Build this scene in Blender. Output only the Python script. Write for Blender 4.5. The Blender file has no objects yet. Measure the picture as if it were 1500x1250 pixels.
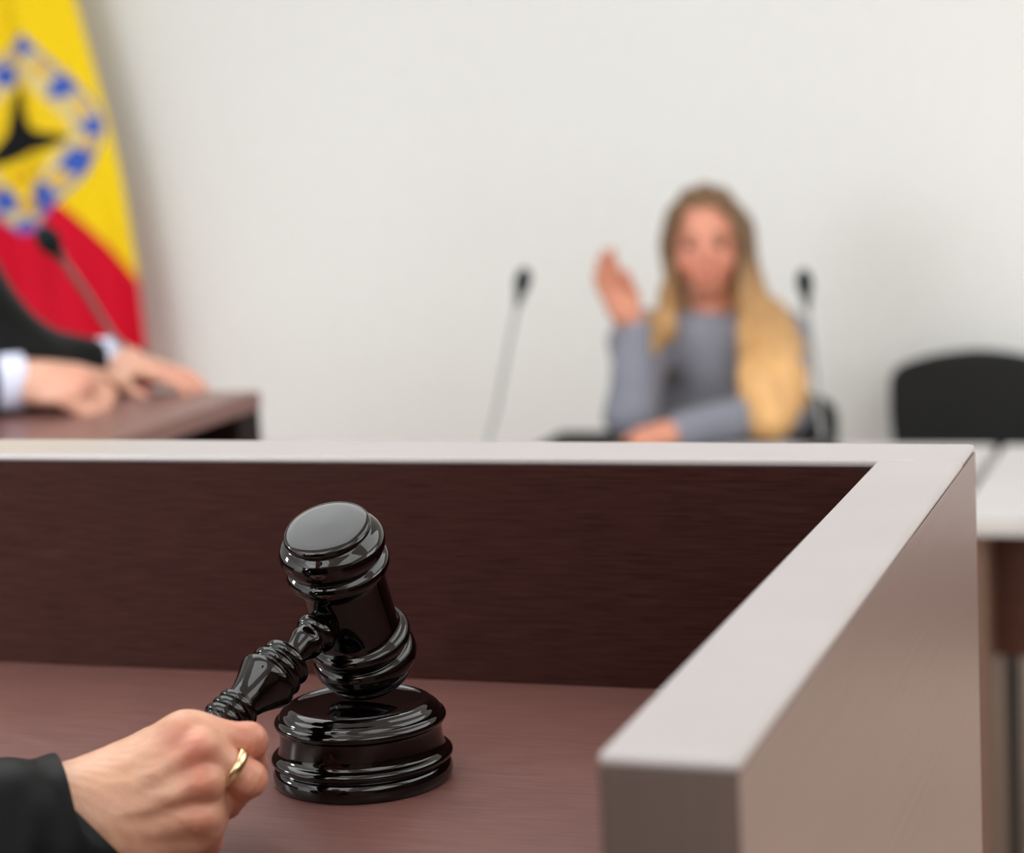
import bpy, bmesh, math, random
import numpy as np
from mathutils import Vector, Matrix
random.seed(4)
rng = np.random.default_rng(7)
SC = bpy.context.scene
COL = SC.collection
A = np.array

# ------------------------------------------------------------------ camera maths
F = 3264.84
YAW, PITCH, ROLL = 0.33122, 0.15067, -0.04933
CAMZ = 1.44
cy, sy, cp, sp = math.cos(YAW), math.sin(YAW), math.cos(PITCH), math.sin(PITCH)
fwd = A([-sy*cp, cy*cp, -sp]); r0 = A([cy, sy, 0.]); u0 = np.cross(r0, fwd)
cr, sr = math.cos(ROLL), math.sin(ROLL)
rt = cr*r0 + sr*u0; up = -sr*r0 + cr*u0
CAM = A([0, 0, CAMZ])
def ray(px, py): return fwd + (px-750)/F*rt - (py-625)/F*up
def at(px, py, d): return CAM + ray(px, py)*d            # survey helper: photo point at a distance
def atz(px, py, z): v = ray(px, py); return CAM + v*((z-CAMZ)/v[2])
def atY(px, py, Y): v = ray(px, py); return CAM + v*(Y/v[1])

# ------------------------------------------------------------------ materials
def mat(name, col, rough=.5, spec=.5, **k):
    m = bpy.data.materials.new(name); m.use_nodes = True
    b = m.node_tree.nodes['Principled BSDF']
    b.inputs['Base Color'].default_value = (*col, 1)
    b.inputs['Roughness'].default_value = rough
    b.inputs['Specular IOR Level'].default_value = spec
    for kk, v in k.items():
        b.inputs[kk.replace('_', ' ')].default_value = v
    return m
def nodes(m): return m.node_tree.nodes, m.node_tree.links, m.node_tree.nodes['Principled BSDF']
def noise_col(m, c1, c2, scale, rot=(0,0,0), detail=6, lo=.35, hi=.65, coord='Object', bump=0, dist=.001):
    N, L, b = nodes(m)
    tc = N.new('ShaderNodeTexCoord'); mp = N.new('ShaderNodeMapping')
    mp.inputs['Scale'].default_value = scale; mp.inputs['Rotation'].default_value = rot
    nz = N.new('ShaderNodeTexNoise'); nz.inputs['Scale'].default_value = 1; nz.inputs['Detail'].default_value = detail
    cr_ = N.new('ShaderNodeValToRGB')
    cr_.color_ramp.elements[0].position = lo; cr_.color_ramp.elements[0].color = (*c1, 1)
    cr_.color_ramp.elements[1].position = hi; cr_.color_ramp.elements[1].color = (*c2, 1)
    L.new(tc.outputs[coord], mp.inputs[0]); L.new(mp.outputs[0], nz.inputs['Vector'])
    L.new(nz.outputs['Fac'], cr_.inputs[0]); L.new(cr_.outputs[0], b.inputs['Base Color'])
    if bump:
        bp = N.new('ShaderNodeBump'); bp.inputs['Strength'].default_value = bump; bp.inputs['Distance'].default_value = dist
        L.new(nz.outputs['Fac'], bp.inputs['Height']); L.new(bp.outputs[0], b.inputs['Normal'])
    return m
def lin(r, g, b_):
    f = lambda c: ((c/255+.055)/1.055)**2.4 if c > 10 else c/255/12.92
    return (f(r), f(g), f(b_))

WALL = noise_col(mat('wall_paint', (.8,.8,.79), .85, .3), (.80,.80,.785), (.83,.83,.815), (40,40,40), bump=.05)
CEILM = mat('ceiling_paint', (.85,.85,.85), .9, .2)
FLOORM = noise_col(mat('floor_tile', (.5,.38,.27), .22, .5), (.66,.50,.37), (.74,.59,.45), (3,3,3))
def wood(name, c1, c2, scale, rough=.33, spec=.5, bump=.06):
    m = noise_col(mat(name, c1, rough, spec), c1, c2, scale, detail=8, lo=.3, hi=.72, bump=bump, dist=.0006)
    return m
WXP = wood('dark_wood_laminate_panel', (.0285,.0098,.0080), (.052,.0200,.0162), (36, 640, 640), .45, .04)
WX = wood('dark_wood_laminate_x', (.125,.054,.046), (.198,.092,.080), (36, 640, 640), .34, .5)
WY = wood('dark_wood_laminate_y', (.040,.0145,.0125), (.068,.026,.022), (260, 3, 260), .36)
WOUT = wood('dark_wood_laminate_outer', (.152,.096,.085), (.180,.116,.103), (300, 4, 300), .34, 1.0)  # lightened base stands in for the grazing reflection on outer faces
WDIM = wood('dark_wood_laminate_front_dim', (.080,.054,.046), (.100,.068,.058), (300, 300, 4), .4, .4)  # darkened copy of the outer laminate; weaker reflection put into the colour
CAP = noise_col(mat('pale_grey_laminate', (.6,.56,.56), .30, .5), (.365,.332,.329), (.40,.366,.362), (6, 6, 6))
CAPE = mat('pale_edge_band', (.66,.63,.62), .22, .6)
LACQ = noise_col(mat('black_lacquered_wood', (.006,.003,.0025), .2, .0, Coat_Weight=1.0, Coat_Roughness=.03, Coat_IOR=1.52),
                 (.0010,.0003,.0003), (.0022,.0007,.0006), (30, 30, 200), bump=.03, dist=.0004)
GOLD = noise_col(mat('gold', (.8,.6,.3), .22, .5, Metallic=1.0), (.78,.60,.33), (.86,.70,.42), (300,300,300))
ROBE = noise_col(mat('black_robe_cloth', (.007,.008,.009), .5, .13), (.0020,.0025,.0028), (.004,.0044,.0048), (900,900,900), bump=.15, dist=.0004)
LINING = noise_col(mat('grey_lining_cloth', (.03,.03,.032), .8), (.025,.025,.027), (.045,.045,.047), (800,800,800))
CUFFM = noise_col(mat('pale_blue_shirt_cloth', (.6,.62,.78), .8), (.56,.59,.76), (.66,.68,.82), (500,500,500))
DRESS = noise_col(mat('grey_jacket_cloth', (.14,.14,.17), .85, .3), (.185,.19,.23), (.245,.25,.298), (220,220,220), bump=.1)
BLACKF = noise_col(mat('black_chair_fabric', (.012,.012,.012), .8, .3), (.010,.0105,.0105), (.020,.020,.020), (400,400,400), bump=.2)
BLACKM = noise_col(mat('black_metal', (.012,.012,.013), .4, .5), (.010,.010,.011), (.016,.016,.017), (90,90,90))
STEM = noise_col(mat('grey_gooseneck', (.16,.16,.16), .35, .5, Metallic=.8), (.22,.22,.22), (.30,.30,.30), (10,10,900))
FOAM = noise_col(mat('dark_foam', (.004,.012,.012), .95, .2), (.004,.010,.010), (.008,.018,.017), (700,700,700))
TABLETOP = noise_col(mat('pale_table_laminate', (.66,.63,.62), .3), (.53,.505,.50), (.57,.545,.54), (5,5,5))
TABLEW = wood('table_brown_wood', (.12,.068,.048), (.17,.098,.07), (4, 4, 160), .45)
REDT = noise_col(mat('red_silk', (.4,.01,.03), .5), (.36,.008,.02), (.45,.015,.04), (400,400,400))
GLASS = mat('frosted_glass', (.9,.93,.95), .3, .5)
FRAMEM = noise_col(mat('white_window_frame', (.75,.75,.75), .4), (.73,.73,.73), (.78,.78,.78), (20,20,20))

def skin_mat(name):
    m = mat(name, (.6,.35,.25), .42, .45, Subsurface_Weight=.18, Subsurface_Scale=.006)
    m.node_tree.nodes['Principled BSDF'].inputs['Subsurface Radius'].default_value = (1, .35, .2)
    N, L, b = nodes(m)
    at_ = N.new('ShaderNodeAttribute'); at_.attribute_name = 'Col'
    tc = N.new('ShaderNodeTexCoord'); nz = N.new('ShaderNodeTexNoise'); nz.inputs['Scale'].default_value = 90; nz.inputs['Detail'].default_value = 6
    mx = N.new('ShaderNodeMix'); mx.data_type = 'RGBA'; mx.blend_type = 'MULTIPLY'; mx.inputs['Factor'].default_value = .35
    rp = N.new('ShaderNodeValToRGB'); rp.color_ramp.elements[0].color = (.75,.62,.6,1); rp.color_ramp.elements[1].color = (1,1,1,1)
    rp.color_ramp.elements[0].position = .3; rp.color_ramp.elements[1].position = .6
    L.new(tc.outputs['Object'], nz.inputs['Vector']); L.new(nz.outputs['Fac'], rp.inputs[0])
    L.new(at_.outputs['Color'], mx.inputs['A']); L.new(rp.outputs[0], mx.inputs['B'])
    L.new(mx.outputs['Result'], b.inputs['Base Color'])
    vo = N.new('ShaderNodeTexVoronoi'); vo.inputs['Scale'].default_value = 900
    nz2 = N.new('ShaderNodeTexNoise'); nz2.inputs['Scale'].default_value = 260; nz2.inputs['Detail'].default_value = 5
    L.new(tc.outputs['Object'], vo.inputs['Vector']); L.new(tc.outputs['Object'], nz2.inputs['Vector'])
    ad = N.new('ShaderNodeMath'); ad.operation = 'ADD'; L.new(vo.outputs['Distance'], ad.inputs[0]); L.new(nz2.outputs['Fac'], ad.inputs[1])
    bp = N.new('ShaderNodeBump'); bp.inputs['Strength'].default_value = .22; bp.inputs['Distance'].default_value = .0004
    L.new(ad.outputs[0], bp.inputs['Height']); L.new(bp.outputs[0], b.inputs['Normal'])
    return m
SKIN = skin_mat('skin')
def attr_mat(name, rough, spec=.5, bump_scale=None, **k):
    m = mat(name, (1,1,1), rough, spec, **k); N, L, b = nodes(m)
    a_ = N.new('ShaderNodeAttribute'); a_.attribute_name = 'Col'; L.new(a_.outputs['Color'], b.inputs['Base Color'])
    if bump_scale:
        tc = N.new('ShaderNodeTexCoord'); mp = N.new('ShaderNodeMapping'); mp.inputs['Scale'].default_value = bump_scale
        nz = N.new('ShaderNodeTexNoise'); nz.inputs['Scale'].default_value = 1
        bp = N.new('ShaderNodeBump'); bp.inputs['Strength'].default_value = .5; bp.inputs['Distance'].default_value = .002
        L.new(tc.outputs['Object'], mp.inputs[0]); L.new(mp.outputs[0], nz.inputs['Vector'])
        L.new(nz.outputs['Fac'], bp.inputs['Height']); L.new(bp.outputs[0], b.inputs['Normal'])
    return m
HAIR = attr_mat('hair', .5, .4, (160,160,6))
FLAGM = attr_mat('flag_cloth', .75, .2, (700,700,700))

# ------------------------------------------------------------------ object helpers
def tag(o, label=None, cat=None, group=None, kind=None):
    if label: o['label'] = label
    if cat: o['category'] = cat
    if group: o['group'] = group
    if kind: o['kind'] = kind
    return o
def empty(name, loc, label, cat, group=None, rz=0):
    o = bpy.data.objects.new(name, None); COL.objects.link(o)
    o.location = tuple(float(x) for x in loc); o.rotation_euler = (0, 0, rz); o.empty_display_size = .05
    return tag(o, label, cat, group)
def link(name, me, m, parent=None, smooth=True, label=None, world=True):
    """mesh given in WORLD coordinates unless world=False (then local to the parent)"""
    o = bpy.data.objects.new(name, me); COL.objects.link(o)
    if m is not None and len(me.materials) == 0: me.materials.append(m)
    if smooth: me.shade_smooth()
    if parent is not None:
        o.parent = parent
        if world:
            inv = (Matrix.Translation(parent.location) @ parent.rotation_euler.to_matrix().to_4x4()).inverted()
            if parent.parent is not None:
                pp = parent.parent
                inv = parent.matrix_basis.inverted() @ (Matrix.Translation(pp.location) @ pp.rotation_euler.to_matrix().to_4x4()).inverted()
            me.transform(inv)
    if label: o['label'] = label
    return o
def bm2me(bm, name='m'):
    me = bpy.data.meshes.new(name); bmesh.ops.recalc_face_normals(bm, faces=bm.faces[:]); bm.to_mesh(me); bm.free(); return me
def box_me(lo, hi, bev=0., seg=2):
    bm = bmesh.new(); bmesh.ops.create_cube(bm, size=1)
    lo, hi = A(lo, float), A(hi, float)
    for v in bm.verts: v.co = Vector((lo+hi)/2 + A(v.co)*(hi-lo))
    if bev: bmesh.ops.bevel(bm, geom=bm.edges[:], offset=bev, segments=seg, affect='EDGES', profile=.5, clamp_overlap=True)
    return bm2me(bm)
def box(name, lo, hi, m, parent=None, bev=0., seg=2, label=None, world=True):
    me = box_me(lo, hi, bev, seg)
    o = link(name, me, m, parent, smooth=False, label=label, world=world)
    return o
def arr_me(V, Fc, name='m'):
    me = bpy.data.meshes.new(name)
    me.from_pydata([tuple(v) for v in V], [], [tuple(int(i) for i in f) for f in Fc]); me.update(); return me
def frame_of(ax):
    ax = A(ax, float); ax /= np.linalg.norm(ax)
    t = A([1.,0,0]) if abs(ax[0]) < .8 else A([0,1.,0])
    x = np.cross(t, ax); x /= np.linalg.norm(x); return x, np.cross(ax, x), ax
def lathe(prof, org, ax, n=96, caps=True):
    """prof: list of (axial, radius)"""
    x, y, z = frame_of(ax); V = []; Fc = []
    for (s, r_) in prof:
        for i in range(n):
            a_ = 2*math.pi*i/n
            V.append(A(org) + z*s + (x*math.cos(a_)+y*math.sin(a_))*r_)
    for k in range(len(prof)-1):
        for i in range(n):
            j = (i+1) % n
            Fc.append((k*n+i, k*n+j, (k+1)*n+j, (k+1)*n+i))
    if caps:
        Fc.append(tuple(range(n))[::-1]); Fc.append(tuple((len(prof)-1)*n+i for i in range(n)))
    return arr_me(V, Fc)
def spline(pts, sub=8):
    """Catmull-Rom through pts (2-D or 3-D)"""
    P = A(pts, float); out = []
    Q = np.vstack([2*P[0]-P[1], P, 2*P[-1]-P[-2]])
    for i in range(1, len(Q)-2):
        p0, p1, p2, p3 = Q[i-1], Q[i], Q[i+1], Q[i+2]
        for s in range(sub):
            t = s/sub
            out.append(.5*((2*p1)+(-p0+p2)*t+(2*p0-5*p1+4*p2-p3)*t*t+(-p0+3*p1-3*p2+p3)*t**3))
    out.append(P[-1]); return A(out)
def tube_me(pts, rad, n=16, ends=True):
    P = A(pts, float); m_ = len(P); rad = np.broadcast_to(A(rad, float), (m_,))
    V = []; Fc = []; T = np.gradient(P, axis=0); T /= np.linalg.norm(T, axis=1)[:, None]
    x = frame_of(T[0])[0]
    for k in range(m_):
        x = x - T[k]*(x@T[k]); x /= np.linalg.norm(x); y = np.cross(T[k], x)
        for i in range(n):
            a_ = 2*math.pi*i/n; V.append(P[k]+(x*math.cos(a_)+y*math.sin(a_))*rad[k])
    for k in range(m_-1):
        for i in range(n):
            j = (i+1) % n; Fc.append((k*n+i, k*n+j, (k+1)*n+j, (k+1)*n+i))
    if ends:
        Fc.append(tuple(range(n))[::-1]); Fc.append(tuple((m_-1)*n+i for i in range(n)))
    return arr_me(V, Fc)

# ------------------------------------------------------------------ smooth-union field -> mesh
def smin(a, b, k):
    if k <= 0: return np.minimum(a, b)
    h = np.maximum(k-np.abs(a-b), 0)/k
    return np.minimum(a, b) - h*h*k*.25
def cone(a, b, ra, rb, k=.01): return ('c', A(a, float), A(b, float), ra, rb, k)
def ell(c, rad, k=.01, R=None): return ('e', A(c, float), A(rad, float), k, np.eye(3) if R is None else R)
def pbox(p):
    if p[0] == 'c':
        r_ = max(p[3], p[4]); return np.minimum(p[1], p[2])-r_, np.maximum(p[1], p[2])+r_
    r_ = p[2].max(); return p[1]-r_, p[1]+r_
def peval(p, X):
    if p[0] == 'c':
        a, b = p[1], p[2]; ab = b-a; t = np.clip(((X-a)@ab)/max(ab@ab, 1e-12), 0, 1)
        return np.linalg.norm(X-(a+t[..., None]*ab), axis=-1)-(p[3]+t*(p[4]-p[3]))
    q = (X-p[1])@p[4].T; k0 = np.linalg.norm(q/p[2], axis=-1); k1 = np.linalg.norm(q/p[2]**2, axis=-1)
    return k0*(k0-1)/np.maximum(k1, 1e-9)
BIG = 1.
def field(prims, gx, gy, gz, base=None, marg=.03):
    D = np.full((len(gx), len(gy), len(gz)), BIG) if base is None else base
    for p in prims:
        if p[0] == 'g':                                  # group: own field merged with k
            G = field(p[1], gx, gy, gz, None, marg); D = smin(D, G, p[2]); continue
        k = p[5] if p[0] == 'c' else p[3]
        lo, hi = pbox(p); mg = marg+k
        s = []
        for g, l, h_ in ((gx, lo[0], hi[0]), (gy, lo[1], hi[1]), (gz, lo[2], hi[2])):
            i0 = np.searchsorted(g, l-mg); i1 = np.searchsorted(g, h_+mg); s.append(slice(i0, i1))
        if any(q.stop <= q.start for q in s): continue
        X = np.stack(np.meshgrid(gx[s[0]], gy[s[1]], gz[s[2]], indexing='ij'), -1)
        d = peval(p, X); D[s[0], s[1], s[2]] = smin(D[s[0], s[1], s[2]], d, k)
    return D
def allp(prims):
    for p in prims:
        if p[0] == 'g': yield from allp(p[1])
        else: yield p
def surfnet(D, gx, gy, gz):
    ins = D < 0; h = A([gx[1]-gx[0], gy[1]-gy[0], gz[1]-gz[0]]); o = A([gx[0], gy[0], gz[0]])
    n = A(D.shape)-1; acc = np.zeros((*n, 3)); cnt = np.zeros(n)
    offs = [(0,0),(0,1),(1,0),(1,1)]; quads = []
    base = np.stack(np.meshgrid(*[np.arange(m_) for m_ in n], indexing='ij'), -1).astype(float)
    for ax in range(3):
        o1, o2 = [i for i in range(3) if i != ax]
        for (p, q) in offs:
            sl0 = [None]*3; sl1 = [None]*3
            sl0[ax] = slice(0, n[ax]); sl1[ax] = slice(1, n[ax]+1)
            sl0[o1] = sl1[o1] = slice(p, p+n[o1]); sl0[o2] = sl1[o2] = slice(q, q+n[o2])
            a = D[tuple(sl0)]; b = D[tuple(sl1)]; cr_ = (a < 0) != (b < 0)
            t = np.where(cr_, a/np.where(a == b, 1, a-b), 0)
            pos = np.zeros((*n, 3)); pos[..., ax] = t; pos[..., o1] = p; pos[..., o2] = q
            acc += pos*cr_[..., None]; cnt += cr_
    act = cnt > 0; idx = -np.ones(n, int); idx[act] = np.arange(act.sum())
    V = o+(base[act]+acc[act]/cnt[act][:, None])*h
    for ax in range(3):
        o1, o2 = (ax+1) % 3, (ax+2) % 3
        sl0 = [slice(None)]*3; sl1 = [slice(None)]*3
        sl0[ax] = slice(0, -1); sl1[ax] = slice(1, None)
        a = ins[tuple(sl0)]; b = ins[tuple(sl1)]
        e = np.argwhere(a != b)
        e = e[(e[:, o1] > 0) & (e[:, o2] > 0) & (e[:, o1] < n[o1]) & (e[:, o2] < n[o2]) & (e[:, ax] < n[ax])]
        fl = a[tuple(e.T)]
        def c_(d1, d2):
            f_ = e.copy(); f_[:, o1] -= d1; f_[:, o2] -= d2; return idx[tuple(f_.T)]
        q = np.stack([c_(1,1), c_(0,1), c_(0,0), c_(1,0)], 1)
        q[~fl] = q[~fl][:, ::-1]; quads.append(q)
    return V, np.vstack(quads)
def vsmooth(V, Q, it=1, w=.5):
    E = np.vstack([Q[:, [0,1]], Q[:, [1,2]], Q[:, [2,3]], Q[:, [3,0]]])
    for _ in range(it):
        s = np.zeros_like(V); c = np.zeros(len(V))
        for k in range(3):
            s[:, k] = np.bincount(E[:, 0], V[E[:, 1], k], len(V))+np.bincount(E[:, 1], V[E[:, 0], k], len(V))
        c = np.bincount(E[:, 0], minlength=len(V))+np.bincount(E[:, 1], minlength=len(V))
        V = V*(1-w)+w*s/np.maximum(c, 1)[:, None]
    return V
def sculpt(prims, h, it=1, clip=None, extra=None, pad=.02):
    bb = [pbox(p) for p in allp(prims)]
    lo = np.min([b[0] for b in bb], 0)-pad; hi = np.max([b[1] for b in bb], 0)+pad
    g = [np.arange(lo[i], hi[i]+h, h) for i in range(3)]
    D = field(prims, *g)
    if extra is not None:
        X = np.stack(np.meshgrid(*g, indexing='ij'), -1); D = extra(D, X)
    V, Q = surfnet(D, *g)
    return vsmooth(V, Q, it), Q
def set_cols(me, C):
    a_ = me.color_attributes.new('Col', 'FLOAT_COLOR', 'POINT')
    buf = np.ones((len(me.vertices), 4), np.float32); buf[:, :3] = C; a_.data.foreach_set('color', buf.ravel())
def nrm(v): v = A(v, float); return v/np.linalg.norm(v)
def fnoise(X, s, seed=0):
    """cheap smooth noise from sines"""
    r_ = np.random.default_rng(seed); out = 0
    for k in range(6):
        d = r_.normal(size=3); out = out+np.sin(X@d*s*(.6+.25*k)+r_.uniform(0, 6))
    return out/6

# ================================================================== THE ROOM
def struct(name, lo, hi, m): return tag(box(name, lo, hi, m), kind='structure')
X0, X1, Y0, Y1, ZC = -4.6, 4.4, -3.2, 5.6, 3.1
struct('floor', (X0-.1, Y0-.1, -.1), (X1+.1, Y1+.1, 0), FLOORM)
struct('ceiling', (X0-.1, Y0-.1, ZC), (X1+.1, Y1+.1, ZC+.1), CEILM)
struct('wall_back', (X0-.1, Y1, 0), (X1+.1, Y1+.1, ZC), WALL)
struct('wall_left', (X0-.1, Y0, 0), (X0, Y1, ZC), WALL)
struct('wall_right', (X1, Y0, 0), (X1+.1, Y1, ZC), WALL)
# rear wall with a wide window opening
wx0, wx1, wz0, wz1 = -4.0, -1.4, 1.25, 2.85
bm = bmesh.new()
def add_box(bm, lo, hi):
    lo, hi = A(lo, float), A(hi, float); r_ = bmesh.ops.create_cube(bm, size=1)
    for v in r_['verts']: v.co = Vector((lo+hi)/2+A(v.co)*(hi-lo))
for lo, hi in (((X0-.1, Y0-.1, 0), (wx0, Y0, ZC)), ((wx1, Y0-.1, 0), (X1+.1, Y0, ZC)), ((wx0, Y0-.1, 0), (wx1, Y0, wz0)), ((wx0, Y0-.1, wz1), (wx1, Y0, ZC))):
    add_box(bm, lo, hi)
REARW = wood('rear_wall_darkened', (.10,.055,.035), (.16,.09,.06), (3, 3, .6), .5)  # unseen wall given a dark brown to blacken the gavel's reflections
tag(link('wall_rear', bm2me(bm), REARW, smooth=False), kind='structure')
# raised platform below the two benches
bm = bmesh.new(); add_box(bm, (-4.5, -1.2, 0), (.2, 1.36, .3)); add_box(bm, (-4.5, 1.36, 0), (-1.2, 3.3, .3))
tag(link('floor_platform', bm2me(bm), TABLEW, smooth=False), kind='structure')

# ================================================================== JUDGE'S BENCH
ZL = CAMZ-.212            # ledge top
ZD = ZL-.13528            # desktop
XR, YF, WR, WF, YN = -.15778, 1.26484, .04633, .05728, .66205
XL = -1.28
bench = empty('judge_bench', (XR, YN, .3), 'dark wood bench with raised panels and pale grey capping, under the gavel', 'bench')
CT = .005
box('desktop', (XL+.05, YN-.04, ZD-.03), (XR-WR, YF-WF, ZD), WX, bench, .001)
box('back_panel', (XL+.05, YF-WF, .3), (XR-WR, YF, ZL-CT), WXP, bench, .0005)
sd = box('side_panel', (XR-WR, YN, .3), (XR, YF, ZL-CT), WY, bench, .0006)
sd.data.materials.append(WOUT); sd.data.materials.append(WDIM)
for p in sd.data.polygons:
    if p.normal.x > .9: p.material_index = 1
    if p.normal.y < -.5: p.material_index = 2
box('side_panel', (XL, YN, .3), (XL+.05, YF, ZL-CT), WY, bench, .0006)
box('capping', (XL, YF-WF, ZL-CT), (XR, YF, ZL), CAP, bench, .0026, 4, label='pale grey capping of the back panel')
box('capping', (XR-WR, YN-.001, ZL-CT), (XR+.0005, YF-WF, ZL), CAP, bench, .0040, 5, label='pale grey capping of the side panel')
box('capping', (XL, YN-.001, ZL-CT), (XL+.05, YF-WF, ZL), CAP, bench, .0026, 4)

# ================================================================== SOUND BLOCK
BC = atz(533, 1139, ZD); BS = .0463
pr = [(0, .955), (.0, .975), (.05, .993), (.14, 1.0), (.22, .985), (.262, .95), (.275, .935), (.29, .945), (.325, .985), (.38, 1.012), (.43, 1.005), (.47, .975),
      (.49, .945), (.515, .925), (.56, .91), (.64, .902), (.72, .90), (.745, .905), (.76, .918)]
def k(rows, s): return [(z*s, r_*s) for z, r_ in rows]
BH = .0405
blk = [(0,.94),(.005,.972),(.03,.99),(.085,1.0),(.155,.998),(.205,.98),(.232,.958),(.243,.945),(.252,.945),(.264,.965),(.285,.997),(.315,1.012),(.345,1.008),(.37,.985),(.387,.955),(.397,.935),
       (.407,.928),(.44,.915),(.50,.905),(.62,.900),(.69,.902),(.717,.907),(.727,.918),(.742,.94),(.772,.955),(.802,.955),(.832,.94),(.852,.915),(.862,.90),(.873,.897),(.90,.888),(.927,.865),
       (.937,.845),(.945,.835),(.963,.825),(.985,.80),(1.0,.765),(1.003,.745),(.992,.72),(.982,.70),(.978,.5),(.978,.02)]
so = link('sound_block', lathe([(z*BH, r_*BS) for z, r_ in blk], (0,0,0), (0,0,1), 128), LACQ)
so.location = Vector(BC); tag(so, 'round black lacquered sound block with stepped rings under the gavel head', 'sound block')

# ================================================================== GAVEL
ga = nrm(-.195*rt+.817*up-.545*fwd)
gh = -.574*rt-.545*up-.612*fwd; gh = nrm(gh-ga*(ga@gh))
HR, HL = .0272, .0975
hp = [(-.006,.60),(.000,.72),(.010,.795),(.03,.825),(.042,.80),(.05,.815),(.065,.88),(.09,.96),(.125,1.0),(.16,.985),(.187,.93),(.198,.875),(.205,.87),(.213,.885),(.228,.94),(.25,.975),(.275,.97),(.295,.92),(.305,.86),(.32,.82),
      (.35,.80),(.5,.795),(.65,.80),(.68,.82),(.695,.86),(.705,.92),(.725,.97),(.75,.975),(.772,.94),(.787,.885),(.795,.87),(.802,.875),(.813,.93),(.84,.985),(.875,1.0),(.91,.96),(.935,.88),(.95,.815),(.958,.80),(.97,.825),(.99,.795),(1.0,.72),(1.006,.60)]
hp = [(hp[0][0], .01)] + hp + [(1.0, .01)]
# dome the faces a little
hprof = []
for s, r_ in hp: hprof.append(((s-.5)*HL, r_*HR))
hs = spline(hprof[1:-1], 3); hprof = [(-HL/2-.0014, .0004)]+[(a_, b_) for a_, b_ in hs]+[(HL/2+.0014, .0004)]
# the head rests with its lower rim on the block's top
top_z = BC[2]+BH*.985
def lowest(D):
    c = at(511, 882, D); sin_t = math.sqrt(max(0, 1-ga[2]**2))
    return min(c[2]+s*ga[2]-r_*sin_t for s, r_ in hprof)
lo_, hi_ = .95, 1.3
for _ in range(50):
    mid = (lo_+hi_)/2
    if lowest(mid) > top_z: lo_ = mid
    else: hi_ = mid
GD = lo_; GC = at(511, 882, GD)
print('gavel depth', GD, GC, 'handle dir', gh)
gavel = empty('gavel', GC, 'black lacquered wooden gavel tilted on the sound block, handle in a hand', 'gavel')
link('head', lathe(hprof, GC, ga, 128), LACQ, gavel)
hsc = GD/1.2
hd = [(.020,.0095),(.0245,.0100),(.026,.0112),(.0285,.0118),(.031,.0110),(.0325,.0096),(.034,.0092),(.0355,.0094),(.038,.0092),(.041,.0080),(.0445,.0068),(.0475,.0064),(.049,.0070),
      (.0500,.0110),(.0515,.0135),(.0535,.0142),(.0555,.0136),(.0568,.0122),(.0578,.0124),(.059,.0145),(.0610,.0155),(.063,.0148),(.0642,.0135),(.0652,.0138),(.0668,.0160),(.069,.0168),(.0712,.0162),(.0735,.0150),
      (.078,.0128),(.083,.0108),(.086,.0100),(.0885,.0095),(.0895,.0097),(.0902,.0112),(.0920,.0119),(.0940,.0112),(.0948,.0100),(.0955,.0112),(.0975,.0119),(.0995,.0112),(.1003,.0100),(.1010,.0112),(.1032,.0120),(.1056,.0110),
      (.107,.0095),(.115,.0088),(.135,.0095),(.155,.0102),(.17,.0104),(.178,.0100),(.183,.0085),(.185,.0060),(.1856,.002)]
hd = [(s*hsc, r_*hsc) for s, r_ in hd]
hd2 = spline(hd, 3)
link('handle', lathe([(a_, max(b_, .0003)) for a_, b_ in hd2], GC, gh, 72), LACQ, gavel)
def hpt(t): return GC+gh*t

# ================================================================== PERSON HOLDING THE GAVEL
def person(name, loc, label): return empty(name, loc, label, 'person')
SKC = A(lin(210, 163, 135)); RED = A(lin(192, 104, 84)); PALE = A(lin(238, 192, 165))
def skin_cols(V, reds, base=SKC, R=.014, amt=.75):
    C = np.repeat(base[None], len(V), 0)
    for p, r_, a_ in reds:
        w = np.exp(-(np.linalg.norm(V-A(p), axis=1)/r_)**2)*a_
        C = C*(1-w[:, None])+RED*w[:, None]
    return C

H = lambda px, py, d: at(px, py, d)
dz = GD-1.105
W = H(120, 1196, 1.006)
I0, I1, I2, I3 = H(268,1077,1.016), H(363,1087,1.024), H(368,1120,1.046), H(345,1130,1.066)
M0, M1, M2, M3 = H(296,1098,1.007), H(363,1141,1.014), H(330,1176,1.030), H(305,1172,1.050)
R0, R1, R2, R3 = H(302,1146,1.002), H(304,1190,1.028), H(288,1205,1.048), H(270,1190,1.056)
P0, P1, P2, P3 = H(298,1196,1.004), H(300,1231,1.022), H(282,1243,1.042), H(262,1226,1.050)
T0, T1, T2, T3 = H(165,1150,1.020), H(225,1100,1.038), H(290,1086,1.058), H(330,1092,1.066)
E_ = A([-.80, .60, ZD+.055]);
tw = -fwd
pal = []
for m0, rr in ((I0,.0096),(M0,.0082),(R0,.0074),(P0,.0070)):
    w0 = W+(m0-M0)*.42
    pal.append(cone(w0, m0, .0125, rr-.0004, .0075))
pal += [cone(W+(P0-M0)*.3+fwd*.01, P0+fwd*.012, .014, .010, .012), cone(W+fwd*.008, M0+fwd*.014, .016, .011, .012), cone(W+(I0-M0)*.4+fwd*.01, I0+fwd*.012-A([0,0,.002]), .014, .010, .012)]
pal += [cone(H(170,1240,1.010), H(268,1222,1.014), .017, .012, .014), cone(H(130,1215,1.008), H(180,1245,1.012), .017, .017, .014)]
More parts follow.
